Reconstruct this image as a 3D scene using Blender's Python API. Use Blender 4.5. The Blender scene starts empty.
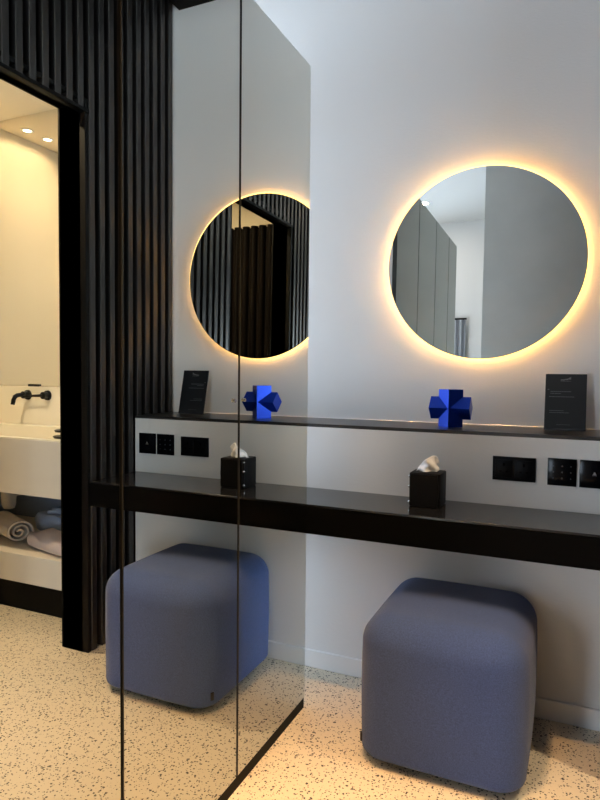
import bpy, bmesh, math, random
from mathutils import Vector, Matrix
random.seed(7)
S = bpy.context.scene
COL = S.collection
PI = math.pi

# ------------------------------------------------------------------ helpers
def tag(o, label=None, cat=None, group=None, kind=None):
    if label: o['label'] = label
    if cat: o['category'] = cat
    if group: o['group'] = group
    if kind: o['kind'] = kind
    return o

def thing(name, label, cat, loc=(0, 0, 0), rotz=0.0, group=None):
    o = bpy.data.objects.new(name, None)
    o.empty_display_size = 0.05
    COL.objects.link(o)
    o.location = loc
    o.rotation_euler = (0, 0, rotz)
    return tag(o, label, cat, group)

def obj(name, bm, mats, parent=None, smooth=False, loc=None, rot=None):
    bmesh.ops.recalc_face_normals(bm, faces=bm.faces)
    me = bpy.data.meshes.new(name)
    bm.to_mesh(me); bm.free()
    for m in (mats if isinstance(mats, (list, tuple)) else [mats]):
        me.materials.append(m)
    if smooth:
        for p in me.polygons: p.use_smooth = True
        try: me.set_sharp_from_angle(angle=math.radians(38))
        except Exception: pass
    o = bpy.data.objects.new(name, me)
    COL.objects.link(o)
    if parent: o.parent = parent
    if loc: o.location = loc
    if rot: o.rotation_euler = rot
    return o

def struct(name, bm, mats, smooth=False):
    o = obj(name, bm, mats, None, smooth)
    o['kind'] = 'structure'
    return o

def BM(): return bmesh.new()

def box(bm, x0, x1, y0, y1, z0, z1, bev=0.0, seg=2, mat=0):
    t = bmesh.new()
    bmesh.ops.create_cube(t, size=1)
    for v in t.verts:
        v.co = Vector(((x0+x1)/2 + v.co.x*(x1-x0), (y0+y1)/2 + v.co.y*(y1-y0), (z0+z1)/2 + v.co.z*(z1-z0)))
    if bev > 0:
        bmesh.ops.bevel(t, geom=list(t.edges), offset=bev, segments=seg, profile=0.5, affect='EDGES', clamp_overlap=True)
    for f in t.faces: f.material_index = mat
    me = bpy.data.meshes.new('tmp'); t.to_mesh(me); t.free()
    bm.from_mesh(me); bpy.data.meshes.remove(me)
    return bm

def rbox(bm, hx, hy, z0, z1, r, rb=None, n=30, bulge=0.0):
    """soft rounded block: corner radius r, bulging sides"""
    hz = (z1-z0)/2; cz = (z0+z1)/2
    rb = r if rb is None else rb
    def axis(h, n):
        out = []
        for i in range(n+1):
            t = -1 + 2*i/n
            out.append(h*math.sin(t*PI/2)**1 if True else h*t)
        return out
    ax, ay, az = axis(hx, n), axis(hy, n), axis(hz, n)
    cache = {}
    def P(x, y, z):
        k = (round(x, 6), round(y, 6), round(z, 6))
        if k in cache: return cache[k]
        rr = r if z > 0 else rb
        ix, iy = max(-(hx-r), min(hx-r, x)), max(-(hy-r), min(hy-r, y))
        iz = max(-(hz-rr), min(hz-rr, z))
        dx, dy, dz = (x-ix)/r, (y-iy)/r, (z-iz)/rr
        L = math.sqrt(dx*dx+dy*dy+dz*dz) or 1
        p = Vector((ix+dx/L*r, iy+dy/L*r, iz+dz/L*rr))
        bx = 1-(p.x/hx)**2; by = 1-(p.y/hy)**2; bz = 1-(p.z/hz)**2
        q = Vector(p)
        q.x += (p.x/hx)**3*bulge*by*bz
        q.y += (p.y/hy)**3*bulge*bx*bz
        if p.z > 0: q.z += (p.z/hz)**3*bulge*bx*by
        v = bm.verts.new((q.x, q.y, q.z+cz)); cache[k] = v
        return v
    def face(f):
        for i in range(n):
            for j in range(n):
                vs = [f(i, j), f(i+1, j), f(i+1, j+1), f(i, j+1)]
                try: bm.faces.new(vs)
                except ValueError: pass
    for s in (-1, 1):
        face(lambda i, j: P(s*hx, ay[i], az[j]))
        face(lambda i, j: P(ax[i], s*hy, az[j]))
        face(lambda i, j: P(ax[i], ay[j], s*hz))
    return bm

def cyl(bm, c, axis, r0, r1, L, seg=32, mat=0, cap=True):
    """cone/cylinder starting at c along axis"""
    a = Vector(axis).normalized()
    M = Matrix.Translation(Vector(c)+a*L/2) @ a.to_track_quat('Z', 'Y').to_matrix().to_4x4()
    n0 = set(bm.faces)
    bmesh.ops.create_cone(bm, cap_ends=cap, segments=seg, radius1=r0, radius2=r1, depth=L, matrix=M)
    for f in bm.faces:
        if f not in n0: f.material_index = mat
    return bm

def tube(bm, pts, r, seg=14):
    pts = [Vector(p) for p in pts]
    rings = []
    up = Vector((0.13, 0.31, 0.94)).normalized()
    for i, p in enumerate(pts):
        t = (pts[min(i+1, len(pts)-1)]-pts[max(i-1, 0)]).normalized()
        u = t.cross(up)
        if u.length < 1e-3: u = t.cross(Vector((1, 0, 0)))
        u.normalize(); w = t.cross(u).normalized()
        rr = r[i] if isinstance(r, (list, tuple)) else r
        rings.append([bm.verts.new(p+u*rr*math.cos(2*PI*k/seg)+w*rr*math.sin(2*PI*k/seg)) for k in range(seg)])
    for a, b in zip(rings, rings[1:]):
        for k in range(seg):
            bm.faces.new((a[k], a[(k+1) % seg], b[(k+1) % seg], b[k]))
    bm.faces.new(rings[0]); bm.faces.new(rings[-1])
    return bm

def lathe(bm, prof, seg=40, M=None):
    rings = []
    for r, z in prof:
        ring = []
        for k in range(seg):
            co = Vector((r*math.cos(2*PI*k/seg), r*math.sin(2*PI*k/seg), z))
            if M: co = M @ co
            ring.append(bm.verts.new(co))
        rings.append(ring)
    for a, b in zip(rings, rings[1:]):
        for k in range(seg):
            bm.faces.new((a[k], a[(k+1) % seg], b[(k+1) % seg], b[k]))
    bm.faces.new(rings[0]); bm.faces.new(rings[-1])
    return bm

# ------------------------------------------------------------------ materials
def mat(name, col, rough=0.5, metal=0.0, spec=0.5, bump=None, var=None, coat=0.0, sheen=0.0):
    m = bpy.data.materials.new(name); m.use_nodes = True
    nt = m.node_tree; b = nt.nodes['Principled BSDF']
    b.inputs['Base Color'].default_value = (*col, 1)
    b.inputs['Roughness'].default_value = rough
    b.inputs['Metallic'].default_value = metal
    b.inputs['Specular IOR Level'].default_value = spec
    b.inputs['Coat Weight'].default_value = coat
    b.inputs['Sheen Weight'].default_value = sheen
    tc = nt.nodes.new('ShaderNodeTexCoord')
    def noise(scale, stretch):
        mp = nt.nodes.new('ShaderNodeMapping'); mp.inputs['Scale'].default_value = stretch
        n = nt.nodes.new('ShaderNodeTexNoise'); n.inputs['Scale'].default_value = scale
        n.inputs['Detail'].default_value = 4
        nt.links.new(tc.outputs['Object'], mp.inputs[0]); nt.links.new(mp.outputs[0], n.inputs['Vector'])
        return n
    if bump:
        n = noise(bump[0], bump[3] if len(bump) > 3 else (1, 1, 1))
        bp = nt.nodes.new('ShaderNodeBump'); bp.inputs['Strength'].default_value = bump[1]
        bp.inputs['Distance'].default_value = bump[2]
        nt.links.new(n.outputs['Fac'], bp.inputs['Height']); nt.links.new(bp.outputs[0], b.inputs['Normal'])
    if var:   # (scale, amount, stretch)
        n = noise(var[0], var[2] if len(var) > 2 else (1, 1, 1))
        r = nt.nodes.new('ShaderNodeMapRange')
        r.inputs['From Min'].default_value = 0.3; r.inputs['From Max'].default_value = 0.7
        r.inputs['To Min'].default_value = 1-var[1]; r.inputs['To Max'].default_value = 1+var[1]
        mx = nt.nodes.new('ShaderNodeVectorMath'); mx.operation = 'SCALE'
        mx.inputs[0].default_value = col
        nt.links.new(n.outputs['Fac'], r.inputs['Value']); nt.links.new(r.outputs[0], mx.inputs['Scale'])
        nt.links.new(mx.outputs[0], b.inputs['Base Color'])
    return m

def emit(name, col, strength):
    m = bpy.data.materials.new(name); m.use_nodes = True
    b = m.node_tree.nodes['Principled BSDF']
    b.inputs['Base Color'].default_value = (*col, 1)
    b.inputs['Emission Color'].default_value = (*col, 1)
    b.inputs['Emission Strength'].default_value = strength
    return m

def mirror(name, col, rough=0.0):
    m = bpy.data.materials.new(name); m.use_nodes = True
    nt = m.node_tree
    for n in list(nt.nodes):
        if n.type == 'BSDF_PRINCIPLED': nt.nodes.remove(n)
    g = nt.nodes.new('ShaderNodeBsdfGlossy'); g.inputs['Color'].default_value = (*col, 1)
    g.inputs['Roughness'].default_value = rough
    nt.links.new(g.outputs[0], nt.nodes['Material Output'].inputs[0])
    return m

def terrazzo(name):
    m = mat(name, (0.72, 0.68, 0.61), 0.42)
    nt = m.node_tree; b = nt.nodes['Principled BSDF']
    tc = nt.nodes.new('ShaderNodeTexCoord')
    prev = None
    base = nt.nodes.new('ShaderNodeTexNoise'); base.inputs['Scale'].default_value = 3.0
    nt.links.new(tc.outputs['Object'], base.inputs['Vector'])
    rb = nt.nodes.new('ShaderNodeValToRGB')
    rb.color_ramp.elements[0].color = (0.70, 0.61, 0.47, 1); rb.color_ramp.elements[1].color = (0.77, 0.68, 0.535, 1)
    nt.links.new(base.outputs['Fac'], rb.inputs[0])
    prev = rb.outputs[0]
    for scale, thr, keep, col in ((126.0, 0.29, 0.36, (0.045, 0.036, 0.03)), (72.0, 0.22, 0.15, (0.045, 0.04, 0.035)), (150.0, 0.28, 0.2, (0.24, 0.2, 0.16))):
        dn = nt.nodes.new('ShaderNodeTexNoise'); dn.inputs['Scale'].default_value = scale*1.3
        nt.links.new(tc.outputs['Object'], dn.inputs['Vector'])
        ad = nt.nodes.new('ShaderNodeVectorMath'); ad.operation = 'MULTIPLY_ADD'
        ad.inputs[1].default_value = (0.008, 0.008, 0.0)
        nt.links.new(dn.outputs['Color'], ad.inputs[0]); nt.links.new(tc.outputs['Object'], ad.inputs[2])
        v = nt.nodes.new('ShaderNodeTexVoronoi'); v.voronoi_dimensions = '2D'
        v.inputs['Scale'].default_value = scale
        nt.links.new(ad.outputs[0], v.inputs['Vector'])
        sx = nt.nodes.new('ShaderNodeSeparateColor'); nt.links.new(v.outputs['Color'], sx.inputs[0])
        # per-chip radius and per-chip presence
        rad = nt.nodes.new('ShaderNodeMath'); rad.operation = 'MULTIPLY'; rad.inputs[1].default_value = thr*1.5
        nt.links.new(sx.outputs[0], rad.inputs[0])
        lt = nt.nodes.new('ShaderNodeMath'); lt.operation = 'LESS_THAN'
        nt.links.new(v.outputs['Distance'], lt.inputs[0]); nt.links.new(rad.outputs[0], lt.inputs[1])
        kp = nt.nodes.new('ShaderNodeMath'); kp.operation = 'LESS_THAN'; kp.inputs[1].default_value = keep
        nt.links.new(sx.outputs[1], kp.inputs[0])
        mu = nt.nodes.new('ShaderNodeMath'); mu.operation = 'MULTIPLY'
        nt.links.new(lt.outputs[0], mu.inputs[0]); nt.links.new(kp.outputs[0], mu.inputs[1])
        mx = nt.nodes.new('ShaderNodeMix'); mx.data_type = 'RGBA'
        mx.inputs['B'].default_value = (*col, 1)
        nt.links.new(mu.outputs[0], mx.inputs['Factor']); nt.links.new(prev, mx.inputs['A'])
        prev = mx.outputs['Result']
    nt.links.new(prev, b.inputs['Base Color'])
    return m

M_wall = mat('white_plaster', (0.78, 0.77, 0.765), 0.75, spec=0.25, bump=(70, 0.22, 0.003, (1, 1, 2.2)))
M_ceil = mat('ceiling_white', (0.62, 0.62, 0.62), 0.9, spec=0.2)
M_grey = mat('grey_wall_paint', (0.52, 0.52, 0.50), 0.7, spec=0.25, var=(3, 0.05))
M_beige = mat('beige_wall', (0.70, 0.60, 0.43), 0.8, spec=0.2, var=(2, 0.03))
M_beige_c = mat('bathroom_ceiling_paint', (0.80, 0.70, 0.52), 0.9, spec=0.2)
M_floor = terrazzo('terrazzo')
M_base = mat('baseboard_white', (0.86, 0.85, 0.85), 0.5)
M_slat = mat('slat_charcoal', (0.070, 0.063, 0.060), 0.36, metal=0.9, spec=0.5)
M_slatback = mat('slat_backing', (0.003, 0.003, 0.003), 0.8, spec=0.1)
M_jamb = mat('jamb_black', (0.003, 0.0026, 0.0025), 0.55, spec=0.12)
M_brown = mat('dark_brown_slats', (0.004, 0.0025, 0.0015), 0.6, spec=0.06)
M_mirror_door = mirror('wardrobe_mirror', (0.89, 0.915, 0.865))
M_mirror_round = mirror('round_mirror_silver', (0.84, 0.86, 0.85))
M_mirror_bath = mirror('bathroom_mirror_silver', (0.86, 0.85, 0.82))
M_edge = mat('mirror_edge', (0.022, 0.023, 0.022), 0.3, spec=0.5)
M_carc = mat('wardrobe_carcass', (0.003, 0.003, 0.003), 0.6, spec=0.1)
M_kick = mat('kick_black', (0.002, 0.002, 0.002), 0.5, spec=0.08)
M_ctop = mat('counter_gloss_black', (0.012, 0.012, 0.014), 0.10, spec=0.8, bump=(900, 0.05, 0.0005))
M_cfront = mat('counter_front_black', (0.002, 0.002, 0.002), 0.65, spec=0.04)
M_ledge = mat('ledge_black', (0.022, 0.019, 0.018), 0.28, spec=0.6)
M_fabric = mat('slate_fabric', (0.052, 0.086, 0.225), 0.95, spec=0.1, bump=(420, 0.55, 0.002), var=(300, 0.22), sheen=0.15)
M_plinth = mat('pouf_base', (0.008, 0.010, 0.016), 0.7)
M_tag = mat('pouf_tag', (0.010, 0.010, 0.014), 0.7)
M_blue = mat('cobalt_blue', (0.005, 0.048, 0.50), 0.36, metal=0.55, spec=0.4, bump=(260, 0.08, 0.001))
M_leather = mat('black_leather', (0.005, 0.005, 0.006), 0.5, spec=0.12, bump=(500, 0.25, 0.0008))
M_tissue = mat('tissue_paper', (0.90, 0.89, 0.90), 0.9, spec=0.1, bump=(90, 0.3, 0.003))
M_steel = mat('bright_steel', (0.78, 0.78, 0.78), 0.22, metal=1.0)
M_sign = mat('sign_black', (0.014, 0.015, 0.018), 0.30, spec=0.5)
M_print = mat('sign_print', (0.20, 0.205, 0.215), 0.7)
M_clear = mat('sign_base_smoke', (0.045, 0.045, 0.048), 0.15, spec=0.6)
M_glassblk = mat('switch_glass', (0.003, 0.003, 0.004), 0.15, spec=0.14)
M_icon = mat('switch_icon', (0.055, 0.055, 0.065), 0.6)
M_icon2 = mat('switch_icon_bright', (0.2, 0.2, 0.22), 0.6)
M_socket = mat('socket_black', (0.003, 0.003, 0.004), 0.4, spec=0.1)
M_hole = mat('socket_hole', (0.001, 0.001, 0.001), 0.9, spec=0.0)
M_led = emit('led_warm', (1.0, 0.55, 0.18), 150)
M_rim = emit('rim_diffuser_warm', (1.0, 0.68, 0.24), 2.2)
M_lampwarm = emit('lamp_lens_warm', (1.0, 0.80, 0.55), 12)
M_pan = mat('mirror_pan', (0.55, 0.55, 0.55), 0.5)
M_trimw = mat('lamp_trim', (0.75, 0.75, 0.74), 0.5)
M_vanity = mat('vanity_cream', (0.74, 0.68, 0.60), 0.45, var=(2, 0.03, (1, 1, 3)))
M_basin = mat('basin_cream', (0.80, 0.75, 0.64), 0.3)
M_tap = mat('tap_black', (0.003, 0.003, 0.003), 0.4, spec=0.25)
M_towel_l = mat('towel_beige', (0.56, 0.50, 0.44), 0.95, spec=0.05, bump=(220, 0.6, 0.004), sheen=0.2)
M_towel_b = mat('robe_greyblue', (0.32, 0.39, 0.55), 0.95, spec=0.05, bump=(160, 0.6, 0.004), sheen=0.2)
M_towel_p = mat('towel_pink', (0.60, 0.50, 0.49), 0.95, spec=0.05, bump=(220, 0.6, 0.004), sheen=0.2)
M_trap = mat('trap_plastic', (0.62, 0.58, 0.54), 0.4)
M_vback = mat('vanity_back', (0.16, 0.22, 0.34), 0.7)
M_folds = mat('grey_folds', (0.40, 0.42, 0.46), 0.9, spec=0.1)
M_winframe = mat('window_frame_grey', (0.25, 0.25, 0.26), 0.4)

# ------------------------------------------------------------------ dimensions (metres)
W = 1.015            # slatted wall face, x
T = 0.147            # its thickness
H = 3.35             # ceiling
LW = 0.3087          # lower wall stands forward by this
ZL = 1.0146          # ledge top
XL = -2.7            # far left of the room
YB = -5.6            # far rear wall
DY0, DY1, DZ = -0.617, -1.43, 2.335   # bathroom doorway
BX1, BY0, BY1, BZ = 2.575, -1.80, 0.20, 2.78   # bathroom

# ------------------------------------------------------------------ room shell
bm = BM(); box(bm, XL-0.1, BX1+0.1, YB-0.1, 0.32, -0.06, 0.0); struct('floor', bm, M_floor)
bm = BM(); box(bm, XL-0.1, W+T, YB-0.1, 0.12, H, H+0.08); struct('ceiling', bm, M_ceil)
bm = BM(); box(bm, XL-0.1, W+T, 0.0, 0.10, 0.0, H); struct('wall_back', bm, M_wall)
bm = BM(); box(bm, XL, W-0.001, -LW, 0.0, 0.0, ZL-0.0132); struct('wall_back_lower', bm, M_wall)
bm = BM(); box(bm, XL, W-0.001, -LW-0.012, -LW, 0.0, 0.074, 0.003, 1); struct('baseboard_back', bm, M_base)
bm = BM(); box(bm, XL, W-0.03, -0.10, 0.0, 3.022, H); struct('trim_1', bm, M_slatback)
RX0, RX1, RZ0, RZ1 = -2.5, -0.76, 0.10, 2.00
bm = BM()
box(bm, XL-0.1, RX0, YB-0.1, YB, 0, H); box(bm, RX1, W+T, YB-0.1, YB, 0, H)
box(bm, RX0, RX1, YB-0.1, YB, 0, RZ0); box(bm, RX0, RX1, YB-0.1, YB, RZ1, H)
struct('wall_rear', bm, M_wall)
bm = BM(); box(bm, XL, W-0.03, YB, YB+0.012, 0.0, 0.074); struct('baseboard_rear', bm, M_base)
bm = BM()
for x0, x1 in ((RX0, RX0+0.05), ((RX0+RX1)/2-0.025, (RX0+RX1)/2+0.025), (RX1-0.05, RX1)):
    box(bm, x0, x1, YB-0.07, YB-0.02, RZ0, RZ1)
box(bm, RX0, RX1, YB-0.07, YB-0.02, RZ0, RZ0+0.05); box(bm, RX0, RX1, YB-0.07, YB-0.02, RZ1-0.05, RZ1)
struct('added_window', bm, M_winframe)  # unseen window, added to bring daylight onto the ottoman front
bm = BM(); box(bm, 0.085, W-0.03, -3.42, -3.30, 0.0, H); struct('wall_grey', bm, M_grey)
# left wall with the daylight window
WY0, WY1, WZ0, WZ1 = -1.9, -0.34, 0.10, 1.60
bm = BM()
box(bm, XL-0.1, XL, YB, WY0, 0, H); box(bm, XL-0.1, XL, WY1, 0.0, 0, H)
box(bm, XL-0.1, XL, WY0, WY1, 0, WZ0); box(bm, XL-0.1, XL, WY0, WY1, WZ1, H)
struct('wall_left', bm, M_wall)
bm = BM()
for y0, y1 in ((WY0, WY0+0.05), ((WY0+WY1)/2-0.025, (WY0+WY1)/2+0.025), (WY1-0.05, WY1)):
    box(bm, XL-0.07, XL-0.02, y0, y1, WZ0, WZ1)
box(bm, XL-0.07, XL-0.02, WY0, WY1, WZ0, WZ0+0.05); box(bm, XL-0.07, XL-0.02, WY0, WY1, WZ1-0.05, WZ1)
struct('window_1', bm, M_winframe)

# slatted wall (face at x = W), doorway cut through
PITCH, SW, SD = 0.0612, 0.033, 0.034
bm = BM()
def backing(y0, y1, z0, z1): box(bm, W+SD, W+T, y0, y1, z0, z1, mat=1)
backing(DY0, 0.0, 0.0, H)
backing(DY1, DY0, DZ, H)
backing(YB, DY1, 0.0, H)
k = 0
y = -0.030
while y > YB+0.05:
    over = (DY1 - 0.02 < y < DY0 + 0.015)
    zb = 2.312 if over else 0.004
    # a softly rounded batten: chamfered front
    y0, y1 = y-SW/2, y+SW/2
    c = 0.0025
    prof = [(W+SD, y0), (W+c, y0), (W, y0+c), (W, y1-c), (W+c, y1), (W+SD, y1)]
    lo = [bm.verts.new((px, py, zb)) for px, py in prof]; hi = [bm.verts.new((px, py, H)) for px, py in prof]
    for a in range(6):
        bm.faces.new((lo[a], lo[(a+1) % 6], hi[(a+1) % 6], hi[a]))
    bm.faces.new(lo); bm.faces.new(hi)
    y -= PITCH
struct('wall_right', bm, [M_slat, M_slatback])
# black lining of the doorway
bm = BM()
box(bm, W+0.004, W+T+0.01, DY0, DY0+0.02, 0.0, DZ+0.0, 0.002, 1)
box(bm, W+0.004, W+T+0.01, DY1-0.02, DY1, 0.0, DZ+0.0, 0.002, 1)
box(bm, W+0.004, W+T+0.01, DY1-0.02, DY0+0.02, DZ, DZ+0.02, 0.002, 1)
box(bm, W-0.002, W+SD, DY1-0.02, DY0+0.018, 2.296, 2.3115, 0.001, 1)  # black strip added to hide the lit slat ends above the opening
struct('door_1', bm, M_jamb)

# ------------------------------------------------------------------ bathroom beyond the doorway
bm = BM(); box(bm, W+T, BX1+0.1, BY1, BY1+0.1, 0, BZ); struct('wall_bathroom_back', bm, M_beige)
bm = BM(); box(bm, BX1, BX1+0.1, BY0-0.1, BY1, 0, BZ); struct('wall_bathroom_side', bm, M_beige)
bm = BM(); box(bm, W+T, BX1+0.1, BY0-0.1, BY0, 0, BZ); struct('wall_bathroom_rear', bm, M_beige)
bm = BM(); box(bm, W+T+0.0005, BX1+0.1, BY0-0.1, BY1+0.1, BZ, BZ+0.08); struct('ceiling_bathroom', bm, M_beige_c)
bm = BM()
box(bm, W+T+0.012, BX1-0.01, BY0, BY0+0.02, 0.0, 2.42)
x = W+T+0.02
while x < BX1-0.06:
    cyl(bm, (x+0.03, BY0+0.02, 0.0), (0, 0, 1), 0.03, 0.03, 2.43, 16)
    x += 0.075
struct('trim_2', bm, M_brown, True)

def twin_downlight(name, loc, label, group, r=0.04, power=20, col=(1, 0.78, 0.5), angle=110, spotsize=0.03, blend=0.6, tilt=None, cat='downlight', lens=None):
    t = thing(name, label, cat, loc, 0, group)
    b = BM(); lathe(b, [(r, 0), (r+0.010, 0), (r+0.010, -0.004), (r, -0.006), (r-0.002, -0.002)], 32); obj('trim_ring', b, M_trimw, t, True)
    b = BM(); lathe(b, [(0.001, -0.0015), (r-0.003, -0.0015), (r-0.003, -0.0005), (0.001, -0.0005)], 32); obj('lens', b, lens or M_lampwarm, t, True)
    L = bpy.data.lights.new('downlight_beam', 'AREA'); L.shape = 'DISK'; L.size = 2*r-0.010
    L.energy = power; L.color = col; L.spread = math.radians(angle)
    lo = bpy.data.objects.new('lamp', L); COL.objects.link(lo); lo.parent = t; lo.location = (0, 0, -0.003)
    return t

BW = (1.0, 0.76, 0.48)
twin_downlight('downlight', (2.437, 0.012, BZ), 'round recessed ceiling lamp in bathroom ceiling, right one of the pair', None, 0.030, 3.2, BW, 150)
twin_downlight('downlight', (2.437, -0.156, BZ), 'round recessed ceiling lamp in bathroom ceiling, left one of the pair', None, 0.030, 3.2, BW, 150)
twin_downlight('downlight', (1.75, -0.90, BZ), 'unseen round recessed lamp added in the middle of the bathroom ceiling', None, 0.033, 26, BW, 165)  # added lamp, out of view, brightens the washstand front

# vanity
VX0, VX1, VY0, VY1 = W+T+0.012, BX1-0.002, -0.412, BY1-0.002
VZ = 0.883
v = thing('washstand', 'cream washstand with deep basin front and open towel shelf seen through black doorway', 'washstand', (0, 0, 0))
bm = BM()
# basin body: frame around a recessed trough
bx0, bx1, by0, by1 = VX0+0.20, VX1-0.08, VY0+0.035, VY1-0.10
box(bm, VX0, bx0, VY0, VY1, 0.605, VZ); box(bm, bx1, VX1, VY0, VY1, 0.605, VZ)
box(bm, bx0, bx1, VY0, by0, 0.605, VZ); box(bm, bx0, bx1, by1, VY1, 0.605, VZ)
box(bm, bx0, bx1, by0, by1, 0.605, 0.79)
obj('basin', bm, M_basin, v)
bm = BM(); box(bm, VX0, VX1, VY0-0.004, VY0, 0.60, VZ-0.006); obj('front_panel', bm, M_vanity, v)
bm = BM(); box(bm, VX0, VX1, VY0, VY1, 0.15, 0.295, 0.003, 1); obj('shelf', bm, M_vanity, v)
bm = BM(); box(bm, VX0, VX1, VY0+0.03, VY1, 0.0, 0.15); obj('plinth', bm, M_kick, v)
bm = BM(); box(bm, VX0, VX1, VY1-0.012, VY1, 0.295, 0.605); obj('back_panel', bm, M_vback, v)
bm = BM(); box(bm, VX0, VX0+0.018, VY0+0.01, VY1-0.012, 0.295, 0.605); obj('side_panel', bm, M_vanity, v)
bm = BM(); box(bm, VX1-0.018, VX1, VY0+0.01, VY1-0.012, 0.295, 0.605); obj('side_panel', bm, M_vanity, v)
bm = BM(); box(bm, VX0, VX1, VY1-0.020, VY1, VZ, 1.118, 0.002, 1); obj('backsplash', bm, M_basin, v)
bm = BM(); cyl(bm, (2.095, -0.10, 0.445), (0, 0, 1), 0.038, 0.048, 0.16, 28); cyl(bm, (2.095, -0.10, 0.425), (0, 0, 1), 0.030, 0.038, 0.02, 28)
cyl(bm, (2.095, -0.10, 0.50), (0, 1, 0), 0.018, 0.018, 0.285, 18)
obj('drain_trap', bm, M_trap, v, True)
# wall mirror above the backsplash
t = thing('bathroom_mirror', 'large frameless wall mirror above the cream washbasin, reflecting beige wall', 'mirror', (0, 0, 0))
bm = BM(); box(bm, VX0, BX1-0.002, VY1-0.008, VY1, 1.121, BZ-0.0005); obj('mirror_glass', bm, M_mirror_bath, t)
# tap
t = thing('wall_tap', 'black wall mounted tap with bent spout above the washbasin', 'tap', (2.243, VY1-0.020, 1.066))
for dx, n in ((0.0, 'spout_plate'), (-0.165, 'handle_plate')):
    bm = BM(); cyl(bm, (dx, 0, 0), (0, -1, 0), 0.031, 0.029, 0.012, 32); cyl(bm, (dx, -0.012, 0), (0, -1, 0), 0.024, 0.022, 0.03, 28); obj(n, bm, M_tap, t, True)
bm = BM()
tube(bm, [(0, -0.03, 0), (0.004, -0.055, 0.001), (0.008, -0.075, -0.001), (0.011, -0.09, -0.010), (0.014, -0.098, -0.030), (0.017, -0.102, -0.058)], [0.013, 0.013, 0.0135, 0.014, 0.0135, 0.012], 18)
obj('spout', bm, M_tap, t, True)
bm = BM(); tube(bm, [(-0.165, -0.038, 0), (-0.09, -0.042, -0.003), (-0.012, -0.044, -0.008)], [0.010, 0.008, 0.0075], 14); obj('lever', bm, M_tap, t, True)
# small black bar lying on the backsplash
bm = BM(); box(bm, 0, 0.092, -0.012, 0.0, 0.0, 0.015, 0.004, 3)
o = obj('soap_tray', bm, M_tap, None, True, loc=(2.155, VY1-0.0082, 1.1182)); tag(o, 'narrow black tray on the rim above the black wall tap', 'tray')
# black two tier soap dish at the doorway edge
t = thing('soap_dish', 'small black two-tier round dish on the washbasin rim beside the doorway edge', 'dish', (1.437, -0.335, VZ))
bm = BM(); lathe(bm, [(0.02, 0), (0.042, 0.003), (0.050, 0.012), (0.046, 0.016), (0.012, 0.014)]); obj('lower_dish', bm, M_tap, t, True)
bm = BM(); lathe(bm, [(0.011, 0.012), (0.011, 0.032), (0.038, 0.034), (0.043, 0.042), (0.036, 0.046), (0.001, 0.044)]); obj('upper_dish', bm, M_tap, t, True)

# towels on the shelf
def cloth_loaf(bm, L, Wd, Ht, wob=0.006, seed=1, n=26, m=28):
    rnd = random.Random(seed)
    ph = [rnd.uniform(0, 6.28) for _ in range(8)]
    rings = []
    for i in range(n+1):
        u = i/n; x = (u-0.5)*L
        e = (1-abs(2*u-1)**7)**0.5
        e = max(e, 0.05)
        ring = []
        for j in range(m):
            a = 2*PI*j/m
            ca, sa = math.cos(a), math.sin(a)
            sy = math.copysign(abs(ca)**0.55, ca); sz = math.copysign(abs(sa)**0.7, sa)
            w = 1 + 0.05*math.sin(7*u*PI+ph[0]) * math.sin(a*2+ph[1])
            yy = sy*Wd/2*e*w
            zz = Ht/2 + sz*Ht/2*(0.35+0.65*e)
            if sa > -0.3: zz += wob*math.sin(a*5+9*u+ph[2])+wob*0.7*math.sin(23*u+a*2+ph[3])
            ring.append(bm.verts.new((x+wob*math.sin(a*3+ph[4]), yy, max(0.001, zz))))
        rings.append(ring)
    for a, b in zip(rings, rings[1:]):
        for k in range(m): bm.faces.new((a[k], a[(k+1) % m], b[(k+1) % m], b[k]))
    bm.faces.new(rings[0]); bm.faces.new(rings[-1])
    return bm

def spiral_roll(bm, L, R, turns=2.6, th=0.010, n=110, m=10):
    """a rolled towel: spiral sheet swept along x, with thickness"""
    secs = []
    for j in range(m+1):
        x = (j/m-0.5)*L
        outer, inner = [], []
        for i in range(n+1):
            t = i/n
            a = t*turns*2*PI
            r = 0.010+(R-0.010)*t
            wob = 1+0.05*math.sin(a*1.7+x*9)
            r *= wob
            sq = 0.90
            outer.append(bm.verts.new((x+0.012*(1-t), -r*math.cos(a), R*sq+r*sq*math.sin(a))))
            inner.append(bm.verts.new((x+0.012*(1-t), -(r-th)*math.cos(a), R*sq+(r-th)*sq*math.sin(a))))
        secs.append((outer, inner))
    for (o1, i1), (o2, i2) in zip(secs, secs[1:]):
        for i in range(n):
            bm.faces.new((o1[i], o1[i+1], o2[i+1], o2[i])); bm.faces.new((i1[i+1], i1[i], i2[i], i2[i+1]))
        bm.faces.new((o1[n], i1[n], i2[n], o2[n])); bm.faces.new((i1[0], o1[0], o2[0], i2[0]))
    for o1, i1 in (secs[0], secs[-1]):
        for i in range(n): bm.faces.new((o1[i], o1[i+1], i1[i+1], i1[i]))
    return bm

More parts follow.
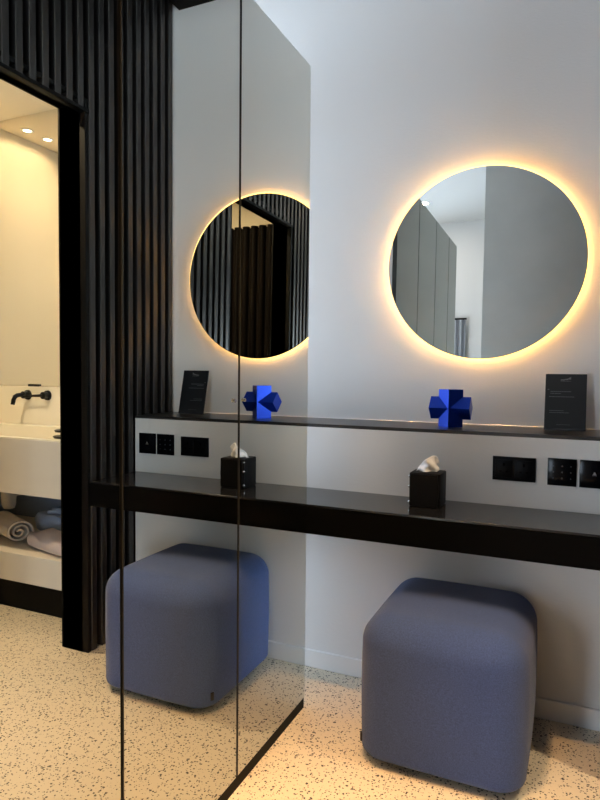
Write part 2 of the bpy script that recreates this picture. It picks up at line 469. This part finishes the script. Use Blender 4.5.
SZ = 0.2955
bm = BM(); spiral_roll(bm, 0.30, 0.075, 2.6)
o = obj('rolled_robe', bm, M_towel_l, None, True, loc=(1.93, -0.235, SZ), rot=(0, 0, math.radians(22)))
tag(o, 'beige rolled bathrobe with spiral end on the washstand shelf', 'bathrobe')
t = thing('folded_robe', 'grey-blue folded bathrobe heaped behind the rolled one on the washstand shelf', 'bathrobe', (1.72, 0.04, SZ), math.radians(-6))
bm = BM(); cloth_loaf(bm, 0.50, 0.22, 0.105, 0.008, 4); obj('robe_body', bm, M_towel_b, t, True)
bm = BM()
tube(bm, [(-0.16, -0.05, 0.117), (-0.05, -0.09, 0.122), (0.06, -0.06, 0.128), (0.17, 0.01, 0.117)], [0.012, 0.017, 0.017, 0.010], 12)
tube(bm, [(-0.12, 0.04, 0.117), (0.0, 0.0, 0.125), (0.14, -0.07, 0.118)], [0.012, 0.016, 0.010], 12); obj('robe_belt', bm, M_towel_b, t, True)
bm = BM(); cloth_loaf(bm, 0.40, 0.18, 0.076, 0.0035, 9)
o = obj('folded_towel', bm, M_towel_p, None, True, loc=(1.555, -0.265, SZ), rot=(0, 0, math.radians(14)))
tag(o, 'pale pink folded towel at the front of the washstand shelf, next to doorway edge', 'towel')

# ------------------------------------------------------------------ counter and ledge
DC, CT = 0.6094, 0.1072
CX0 = -0.62
t = thing('wall_counter', 'long black glossy dressing counter spanning the wall below the ledge', 'counter', (0, 0, 0))
bm = BM(); box(bm, CX0, W-0.0015, -DC, -LW-0.0005, 0.742, 0.75, 0.001, 1); obj('worktop', bm, M_ctop, t)
bm = BM(); box(bm, CX0, W-0.0015, -DC+0.0005, -LW-0.0005, 0.75-CT, 0.742, 0.001, 1); obj('fascia', bm, M_cfront, t)
bm = BM(); box(bm, CX0, W-0.0015, -LW-0.001, -0.001, ZL-0.0132, ZL, 0.001, 1)
o = obj('wall_ledge', bm, M_ledge); tag(o, 'thin black ledge shelf running along the wall under the round mirror', 'shelf')

bm = BM()
vs = [[bm.verts.new((x, y, z)) for y, z in ((-0.0002, ZL+0.0003), (-0.005, ZL+0.0003), (-0.0002, ZL+0.003))] for x in (XL, W-0.0015)]
for q in range(3): bm.faces.new((vs[0][q], vs[0][(q+1) % 3], vs[1][(q+1) % 3], vs[1][q]))
bm.faces.new(vs[0]); bm.faces.new(vs[1])
struct('bright_line_bead', bm, M_base)  # white bead added to make the bright line along the ledge back

# ------------------------------------------------------------------ mirrored wardrobe
edges = [-0.6084, -1.102, -1.599, -2.06, -2.39]
t = thing('mirrored_wardrobe', 'tall wardrobe with mirrored doors and black kick plate standing left of the counter', 'wardrobe', (0, 0, 0))
ZK, ZT = 0.0385, 2.2922
bm = BM(); box(bm, -0.60, -0.024, edges[-1], edges[0]-0.019, ZK, ZT-0.004, 0.002, 1); obj('body', bm, M_carc, t)
bm = BM(); box(bm, -0.60, -0.023, edges[0]-0.018, edges[0], ZK, ZT-0.002, 0.001, 1); obj('end_panel', bm, M_base, t)
bm = BM(); box(bm, -0.58, -0.003, edges[-1]+0.003, edges[0]-0.003, 0.0, ZK); obj('kick_plate', bm, M_kick, t)
for i in range(4):
    y1, y0 = edges[i]-(0.0035 if i else 0.0), edges[i+1]+0.0045
    d = BM(); box(d, -0.022, -0.0015, y0, y1, ZK, ZT); dd = obj('door', d, M_edge, t)
    d = BM()
    c = 0.0020
    A = [(-0.0014, y0, ZK), (-0.0014, y1, ZK), (-0.0014, y1, ZT), (-0.0014, y0, ZT)]
    B = [(0.0, y0+c, ZK+c), (0.0, y1-c, ZK+c), (0.0, y1-c, ZT-c), (0.0, y0+c, ZT-c)]
    va = [d.verts.new(p) for p in A]; vb = [d.verts.new(p) for p in B]
    f0 = d.faces.new(vb); f0.material_index = 0
    for q in range(4):
        f = d.faces.new((va[q], va[(q+1) % 4], vb[(q+1) % 4], vb[q])); f.material_index = 1
    fb = d.faces.new(va); fb.material_index = 1
    obj('mirror_glass', d, [M_mirror_door, M_edge], dd)
    ky = edges[i+1]+0.028 if i % 2 == 0 else edges[i]-0.028
    d = BM(); Mx = Matrix.Translation((0.0, ky, 1.144)) @ Matrix.Rotation(PI/2, 4, 'Y')
    lathe(d, [(0.0040, 0.0003), (0.0040, 0.002), (0.0055, 0.003), (0.0055, 0.005), (0.0045, 0.006)], 24, Mx)
    obj('knob', d, M_steel, dd, True)

# ------------------------------------------------------------------ round back-lit mirror
R, MX, MZ = 0.3895, 0.5123, 1.6761
t = thing('round_mirror', 'large round wall mirror glowing warm around its rim above the ledge', 'mirror', (MX, 0, MZ))
RY = Matrix.Rotation(PI/2, 4, 'X')        # lathe axis -> -y
def disc(prof, seg=128):
    b = BM(); lathe(b, prof, seg, RY); return b
MO = 0.029
obj('backing_pan', disc([(0.28, 0.0005), (0.325, 0.0005), (0.325, MO-0.010), (0.28, MO-0.010)]), M_pan, t, True)
obj('led_strip', disc([(0.3255, 0.004), (0.3315, 0.004), (0.3315, 0.018), (0.3255, 0.018)]), M_led, t, True)
obj('diffuser_rim', disc([(R-0.006, MO-0.015), (R+0.0010, MO-0.015), (R+0.0016, MO-0.003), (R-0.004, MO-0.006)], 160), M_rim, t, True)
b = BM(); lathe(b, [(R-0.002, MO-0.005), (R, MO-0.004), (R, MO-0.001), (R-0.0015, MO)], 160, RY)
for f in b.faces: f.material_index = 1
b.faces.ensure_lookup_table()
big = sorted(b.faces, key=lambda f: -len(f.verts))[:2]
for f in big:
    if f.calc_center_median().y < -MO+0.0005: f.material_index = 0
bmesh.ops.translate(b, verts=b.verts, vec=(0, MO, 0))
gl = obj('mirror_glass', b, [M_mirror_round, M_edge], t, loc=(0, -MO, 0), rot=(math.radians(-0.84), 0, math.radians(0.17)))

# ------------------------------------------------------------------ ottoman
OX, OY, OHX, OHY, OZ = 0.522, -0.573, 0.257, 0.272, 0.462
t = thing('ottoman', 'slate blue fabric cube ottoman with rounded edges on the floor under the counter', 'ottoman', (OX, OY, 0), math.radians(0))
bm = BM(); rbox(bm, OHX-0.008, OHY-0.008, 0.006, OZ, 0.085, 0.035, 40, 0.012); obj('cushion', bm, M_fabric, t, True)
bm = BM(); rbox(bm, OHX-0.055, OHY-0.055, 0.0, 0.014, 0.05, 0.004, 16, 0.0); obj('base', bm, M_plinth, t)
bm = BM(); box(bm, -0.0015, 0.004, -0.006, 0.006, 0.052, 0.080, 0.0008, 1)
bmesh.ops.transform(bm, matrix=Matrix.Translation((-OHX+0.085-0.0725, -OHY+0.085-0.0355, 0)) @ Matrix.Rotation(math.radians(26), 4, 'Z'), verts=bm.verts)
o = obj('fabric_tag', bm, M_tag, t); o['label'] = 'small black tag at lower left corner'

# ------------------------------------------------------------------ blue cross sculpture
t = thing('cross_sculpture', 'cobalt blue faceted cross sculpture standing on the ledge below the round mirror', 'sculpture', (0.4225, -0.158, ZL))
def prism(bm, h, L, axis):
    vs = []
    for s in (0, 1):
        ring = []
        for a in range(4):
            u, w = h*math.cos(a*PI/2), h*math.sin(a*PI/2)
            ring.append(bm.verts.new((u, w, L*s) if axis == 'z' else (L*(s-0.5), u, w)))
        vs.append(ring)
    for a in range(4): bm.faces.new((vs[0][a], vs[0][(a+1) % 4], vs[1][(a+1) % 4], vs[1][a]))
    bm.faces.new(vs[0]); bm.faces.new(vs[1])
bm = BM(); prism(bm, 0.0475, 0.148, 'z'); obj('upright_bar', bm, M_blue, t)
bm = BM(); prism(bm, 0.0445, 0.157, 'x'); bmesh.ops.translate(bm, verts=bm.verts, vec=(0, 0, 0.0745)); obj('cross_bar', bm, M_blue, t)

# ------------------------------------------------------------------ tissue box
BXW, BXH = 0.111, 0.121
t = thing('tissue_box', 'black leather tissue box with silver snaps standing on the counter', 'tissue box', (0.394, -0.474, 0.75), 0)
bm = BM()
hw = BXW/2
box(bm, -hw, hw, 0.004, BXW, 0.0005, BXH, 0.004, 2); obj('body', bm, M_leather, t, True)
bm = BM()
# front flap with curved right edge
n = 14
fr, bk = [], []
pr = [(-hw+0.006, 0.004), (hw-0.006, 0.004)]
for i in range(n+1):
    z = 0.004+(BXH-0.008)*i/n
    pr.append((hw-0.010-0.006*math.sin(PI*i/n)**2*(-1), z))
pr.append((-hw+0.006, BXH-0.004))
for px, pz in pr: fr.append(bm.verts.new((px, -0.001, pz))); bk.append(bm.verts.new((px, 0.006, pz)))
bm.faces.new(fr); bm.faces.new(bk)
for i in range(len(pr)):
    j = (i+1) % len(pr); bm.faces.new((fr[i], fr[j], bk[j], bk[i]))
obj('front_flap', bm, M_leather, t)
for z in (0.016, 0.072, 0.108):
    bm = BM(); d = Vector((-1, -1, 0)).normalized()
    Mx = Matrix.Translation((-hw+0.0015, 0.0055, z)) @ d.to_track_quat('Z', 'Y').to_matrix().to_4x4()
    lathe(bm, [(0.0042, 0), (0.0042, 0.002), (0.003, 0.004), (0.001, 0.0046)], 20, Mx); obj('snap', bm, M_steel, t, True)
# slot collar + tissue
bm = BM(); lathe(bm, [(0.036, BXH-0.001), (0.040, BXH-0.001), (0.040, BXH+0.0015), (0.036, BXH+0.0015)], 32, Matrix.Translation((0, hw, 0))); obj('slot_rim', bm, M_leather, t, True)
def tissue_sheet():
    b = BM()
    nu, nv = 26, 14
    def top(u):   # height profile left -> right
        return 0.006+0.056*(min(1, u/0.70))**0.75*(1-max(0, (u-0.82)/0.18)**2*0.35)
    g = []
    for layer in (0, 1):
        rows = []
        for i in range(nu+1):
            u = i/nu; row = []
            for j in range(nv+1):
                w = j/nv
                z = BXH-0.004 + top(u)*w
                spread = (0.074+0.004*w)
                x = (u-0.55)*spread + 0.002*w + 0.003*math.sin(9*w+5*u)
                yy = hw + (0.014*math.sin(2*PI*u*1.25+0.6)*(1-0.35*w) + 0.005*math.sin(11*u+6*w)) + (0.013 if layer else -0.010)*(1-0.75*w)
                if layer: z = BXH-0.004 + top(u)*w*(0.80+0.1*math.sin(7*u))
                row.append(b.verts.new((x, yy, z)))
            rows.append(row)
        for i in range(nu):
            for j in range(nv): b.faces.new((rows[i][j], rows[i+1][j], rows[i+1][j+1], rows[i][j+1]))
        g.append(rows)
    return b
o = obj('tissue', tissue_sheet(), M_tissue, t, True); o['label'] = 'white crumpled tissue sticking out of the top'
s = o.modifiers.new('th', 'SOLIDIFY'); s.thickness = 0.0012

# ------------------------------------------------------------------ sign on the ledge
SWd, SH = 0.145, 0.218
t = thing('table_sign', 'black upright info sign with faint print standing on the ledge right of the round mirror', 'sign', (0.8385, -0.112, ZL+0.0006), 0)
lean = math.radians(-13)
Rl = Matrix.Rotation(lean, 4, 'X')
def signbm(fn):
    b = BM(); fn(b); bmesh.ops.transform(b, matrix=Rl, verts=b.verts); return b
obj('panel', signbm(lambda b: box(b, -SWd/2, SWd/2, 0.0, 0.005, 0.012, SH, 0.001, 1)), M_sign, t)
def foot(b): box(b, -SWd/2, SWd/2, 0.0, 0.005, 0.0012, 0.012, 0.0005, 1)
obj('foot_strip', signbm(foot), M_clear, t)
b = BM(); box(b, -SWd/2+0.01, SWd/2-0.01, 0.001, 0.062, 0.0, 0.003)
obj('base_plate', b, M_clear, t)
b = BM()
vs = [b.verts.new(p) for p in ((-0.02, 0.058, 0.003), (0.02, 0.058, 0.003), (0.015, 0.034, 0.122), (-0.015, 0.034, 0.122), (-0.02, 0.061, 0.003), (0.02, 0.061, 0.003), (0.015, 0.037, 0.122), (-0.015, 0.037, 0.122))]
for f in ((0, 1, 2, 3), (4, 5, 6, 7), (0, 1, 5, 4), (1, 2, 6, 5), (2, 3, 7, 6), (3, 0, 4, 7)): b.faces.new([vs[i] for i in f])
obj('back_strut', b, M_clear, t)
def uv(u, vv): return -SWd/2+u*SWd, SH-vv*SH
def line(b, u0, u1, vv, th=0.0016, seed=0):
    rnd = random.Random(seed); u = u0
    while u < u1-0.004:
        w = min(rnd.uniform(0.02, 0.07), u1-u)
        x0, z = uv(u, vv); x1, _ = uv(u+w, vv)
        box(b, x0, x1, -0.0006, 0.0002, z-th/2, z+th/2)
        u += w+0.007
rows = ((0.13, 0.63, 0.315, 0.0018), (0.13, 0.38, 0.350, 0.0018), (0.10, 0.72, 0.408, 0.0018), (0.12, 0.46, 0.655, 0.0016),
        (0.12, 0.60, 0.690, 0.0016), (0.30, 0.62, 0.900, 0.0010), (0.055, 0.10, 0.280, 0.0022))
for i, (u0, u1, vv, th) in enumerate(rows):
    o = obj('print_line', signbm(lambda b: line(b, u0, u1, vv, th, i)), M_print, t); o['label'] = 'row of tiny pale grey print'
def logo(b):
    # swooping mark: rising wedge, over a thin line
    for u0, u1, va, vb in ((0.37, 0.47, 0.108, 0.095), (0.47, 0.55, 0.100, 0.080), (0.55, 0.60, 0.090, 0.055), (0.595, 0.62, 0.090, 0.042)):
        x0, z0 = uv(u0, va); x1, z1 = uv(u1, vb)
        th = 0.0035
        q = [b.verts.new(p) for p in ((x0, -0.0006, z0-th*0.4), (x1, -0.0006, z0-th*0.4), (x1, -0.0006, z1), (x0, -0.0006, z0+th*0.5), (x0, 0.0002, z0-th*0.4), (x1, 0.0002, z0-th*0.4), (x1, 0.0002, z1), (x0, 0.0002, z0+th*0.5))]
        for f in ((0, 1, 2, 3), (4, 5, 6, 7), (0, 1, 5, 4), (1, 2, 6, 5), (2, 3, 7, 6), (3, 0, 4, 7)): b.faces.new([q[i] for i in f])
    line(b, 0.37, 0.62, 0.128, 0.0014, 8)
o = obj('logo', signbm(logo), M_print, t); o['label'] = 'pale rising swoosh mark'

# ------------------------------------------------------------------ switches and socket on the lower wall
def icon(b, x, z, s, kind):
    y0, y1 = -0.0086, -0.0078
    if kind == 'bell':
        bb = [(-1, -0.6), (1, -0.6), (0.55, 0.0), (0.45, 0.55), (0.0, 0.95), (-0.45, 0.55), (-0.55, 0.0)]
    elif kind == 'dia':
        bb = [(-0.7, 0), (0, -0.7), (0.7, 0), (0, 0.7)]
    else:
        bb = [(-0.35, -0.9), (0.35, -0.9), (0.6, 0.2), (0, 0.9), (-0.6, 0.2)]
    f = [b.verts.new((x+p*s, y0, z+q*s)) for p, q in bb]; g = [b.verts.new((x+p*s, y1, z+q*s)) for p, q in bb]
    b.faces.new(f); b.faces.new(g)
    for i in range(len(bb)):
        j = (i+1) % len(bb); b.faces.new((f[i], f[j], g[j], g[i]))
def plate(name, label, cat, x0, x1, z0, z1):
    t = thing(name, label, cat, ((x0+x1)/2, -LW, (z0+z1)/2)); hx, hz = (x1-x0)/2, (z1-z0)/2
    b = BM(); box(b, -hx, hx, -0.008, -0.0002, -hz, hz, 0.0015, 2); obj('plate', b, M_glassblk if cat != 'socket' else M_socket, t, True)
    return t, hx, hz
t, hx, hz = plate('touch_switch', 'square black glass switch plate with several icons beside the double socket', 'switch', 0.791, 0.8845, 0.839, 0.934)
kk = 0
for r in range(3):
    for c in range(3):
        b = BM(); icon(b, (-0.6+0.6*c)*hx, (0.45-0.45*r)*hz, 0.0036, ('leaf', 'bell', 'dia')[kk % 3]); kk += 1
        obj('icon', b, M_icon, t)
t, hx, hz = plate('touch_switch', 'square black glass switch plate with one central icon, next to slatted wall', 'switch', 0.893, 0.9865, 0.839, 0.934)
b = BM(); icon(b, 0, 0.002, 0.0065, 'bell'); box(b, -0.007, 0.007, -0.0086, -0.0078, -0.0045, -0.0032)
obj('icon', b, M_icon2, t)
t, hx, hz = plate('power_socket', 'wide black double power socket on the white wall above the counter', 'socket', 0.606, 0.752, 0.843, 0.929)
for s in (-1, 1):
    b = BM(); box(b, s*0.034-0.030, s*0.034+0.030, -0.0098, -0.0075, -0.032, 0.032, 0.002, 2); m = obj('socket_module', b, M_socket, t, True)
    b = BM(); box(b, s*0.034-0.0035, s*0.034+0.0035, -0.0101, -0.0092, 0.010, 0.020)
    for q in (-1, 1): box(b, s*0.034+q*0.011-0.0035, s*0.034+q*0.011+0.0035, -0.0101, -0.0092, -0.012, -0.007)
    obj('pin_holes', b, M_hole, m)

# ------------------------------------------------------------------ ceiling downlights of the dressing room
WARM = (1.0, 0.58, 0.26)
for (x, y), lab in zip(((0.36, -1.45), (0.46, -1.85), (0.36, -2.25)),
                       ('nearest the counter', 'in the middle of the row over the dressing room', 'farthest from the counter in the dressing room')):
    twin_downlight('downlight', (x, y, H), 'round recessed ceiling lamp '+lab, None, 0.042, 7, WARM, 50)
twin_downlight('downlight', (-0.787, -4.66, H), 'round recessed ceiling lamp in the passage behind, seen in round mirror', None, 0.05, 9, (1, 0.85, 0.68), 178)

# ------------------------------------------------------------------ grey folds guessed for a vague shape seen dimly in the round mirror
bm = BM()
fr, bk = [], []
for i in range(61):
    u = i/60
    x = -0.755+0.345*u; y = YB+0.07+0.028*math.sin(u*2*PI*5)
    fr.append([bm.verts.new((x, y, z)) for z in (0.015, 1.0, 2.07)]); bk.append([bm.verts.new((x, y-0.004, z)) for z in (0.015, 1.0, 2.07)])
for i in range(60):
    for k in range(2):
        bm.faces.new((fr[i][k], fr[i+1][k], fr[i+1][k+1], fr[i][k+1])); bm.faces.new((bk[i][k], bk[i][k+1], bk[i+1][k+1], bk[i+1][k]))
    bm.faces.new((fr[i][0], bk[i][0], bk[i+1][0], fr[i+1][0])); bm.faces.new((fr[i][2], fr[i+1][2], bk[i+1][2], bk[i][2]))
for i in (0, 60):
    for k in range(2): bm.faces.new((fr[i][k], fr[i][k+1], bk[i][k+1], bk[i][k]))
o = obj('guessed_curtain', bm, M_folds, None, True)
tag(o, 'grey hanging folds standing in for a vague grey shape by the rear wall, glimpsed low in the round mirror', 'guessed_curtain')
bm = BM(); cyl(bm, (-2.6, YB+0.07, 2.085), (1, 0, 0), 0.012, 0.012, 2.2, 16)
for x in (-2.55, -0.45): cyl(bm, (x, YB+0.0005, 2.085), (0, 1, 0), 0.008, 0.008, 0.07, 12)
o = obj('guessed_rod', bm, M_carc, None, True)
tag(o, 'thin dark rod added on the rear wall above the grey folds', 'curtain rod')

# ------------------------------------------------------------------ daylight through the left window and the added rear one
w = bpy.data.worlds.new('sky'); S.world = w; w.use_nodes = True
bg = w.node_tree.nodes['Background']; bg.inputs[0].default_value = (0.71, 0.85, 1.0, 1); bg.inputs[1].default_value = 16
def portal(loc, sx, sz, rot):
    L = bpy.data.lights.new('window_portal', 'AREA'); L.shape = 'RECTANGLE'; L.size = sx; L.size_y = sz
    L.cycles.is_portal = True
    lo = bpy.data.objects.new('window_portal', L); COL.objects.link(lo); lo.location = loc; lo.rotation_euler = rot
portal((XL-0.09, (WY0+WY1)/2, (WZ0+WZ1)/2), WY1-WY0, WZ1-WZ0, Matrix(((0, 0, -1), (-1, 0, 0), (0, 1, 0))).to_euler())   # faces +x
portal(((RX0+RX1)/2, YB-0.09, (RZ0+RZ1)/2), RX1-RX0, RZ1-RZ0, (PI/2, 0, 0))

# ------------------------------------------------------------------ camera
f, yaw, pitch, roll = 615.52, 0.4220, 0.0463, 0.00976
r = Vector((math.cos(yaw), math.sin(yaw), 0)); fw0 = Vector((-math.sin(yaw), math.cos(yaw), 0)); up0 = Vector((0, 0, 1))
fw = fw0*math.cos(pitch)-up0*math.sin(pitch); up = up0*math.cos(pitch)+fw0*math.sin(pitch)
X = r*math.cos(roll)+up*math.sin(roll); Y = up*math.cos(roll)-r*math.sin(roll)
cam = bpy.data.cameras.new('camera'); co = bpy.data.objects.new('camera', cam); COL.objects.link(co)
co.matrix_world = Matrix.Translation((0.8755, -2.6271, 1.2275)) @ Matrix((X, Y, -fw)).transposed().to_4x4()
cam.sensor_fit = 'VERTICAL'; cam.sensor_height = 36; cam.lens = f/800*36; cam.clip_start = 0.02
S.camera = co

# ------------------------------------------------------------------ view
S.view_settings.view_transform = 'Standard'; S.view_settings.look = 'None'
S.view_settings.gamma = 1; S.view_settings.use_curve_mapping = False
S.view_settings.exposure = 0.14
S.cycles.max_bounces = 14; S.cycles.glossy_bounces = 10; S.cycles.diffuse_bounces = 5
S.cycles.sample_clamp_indirect = 6
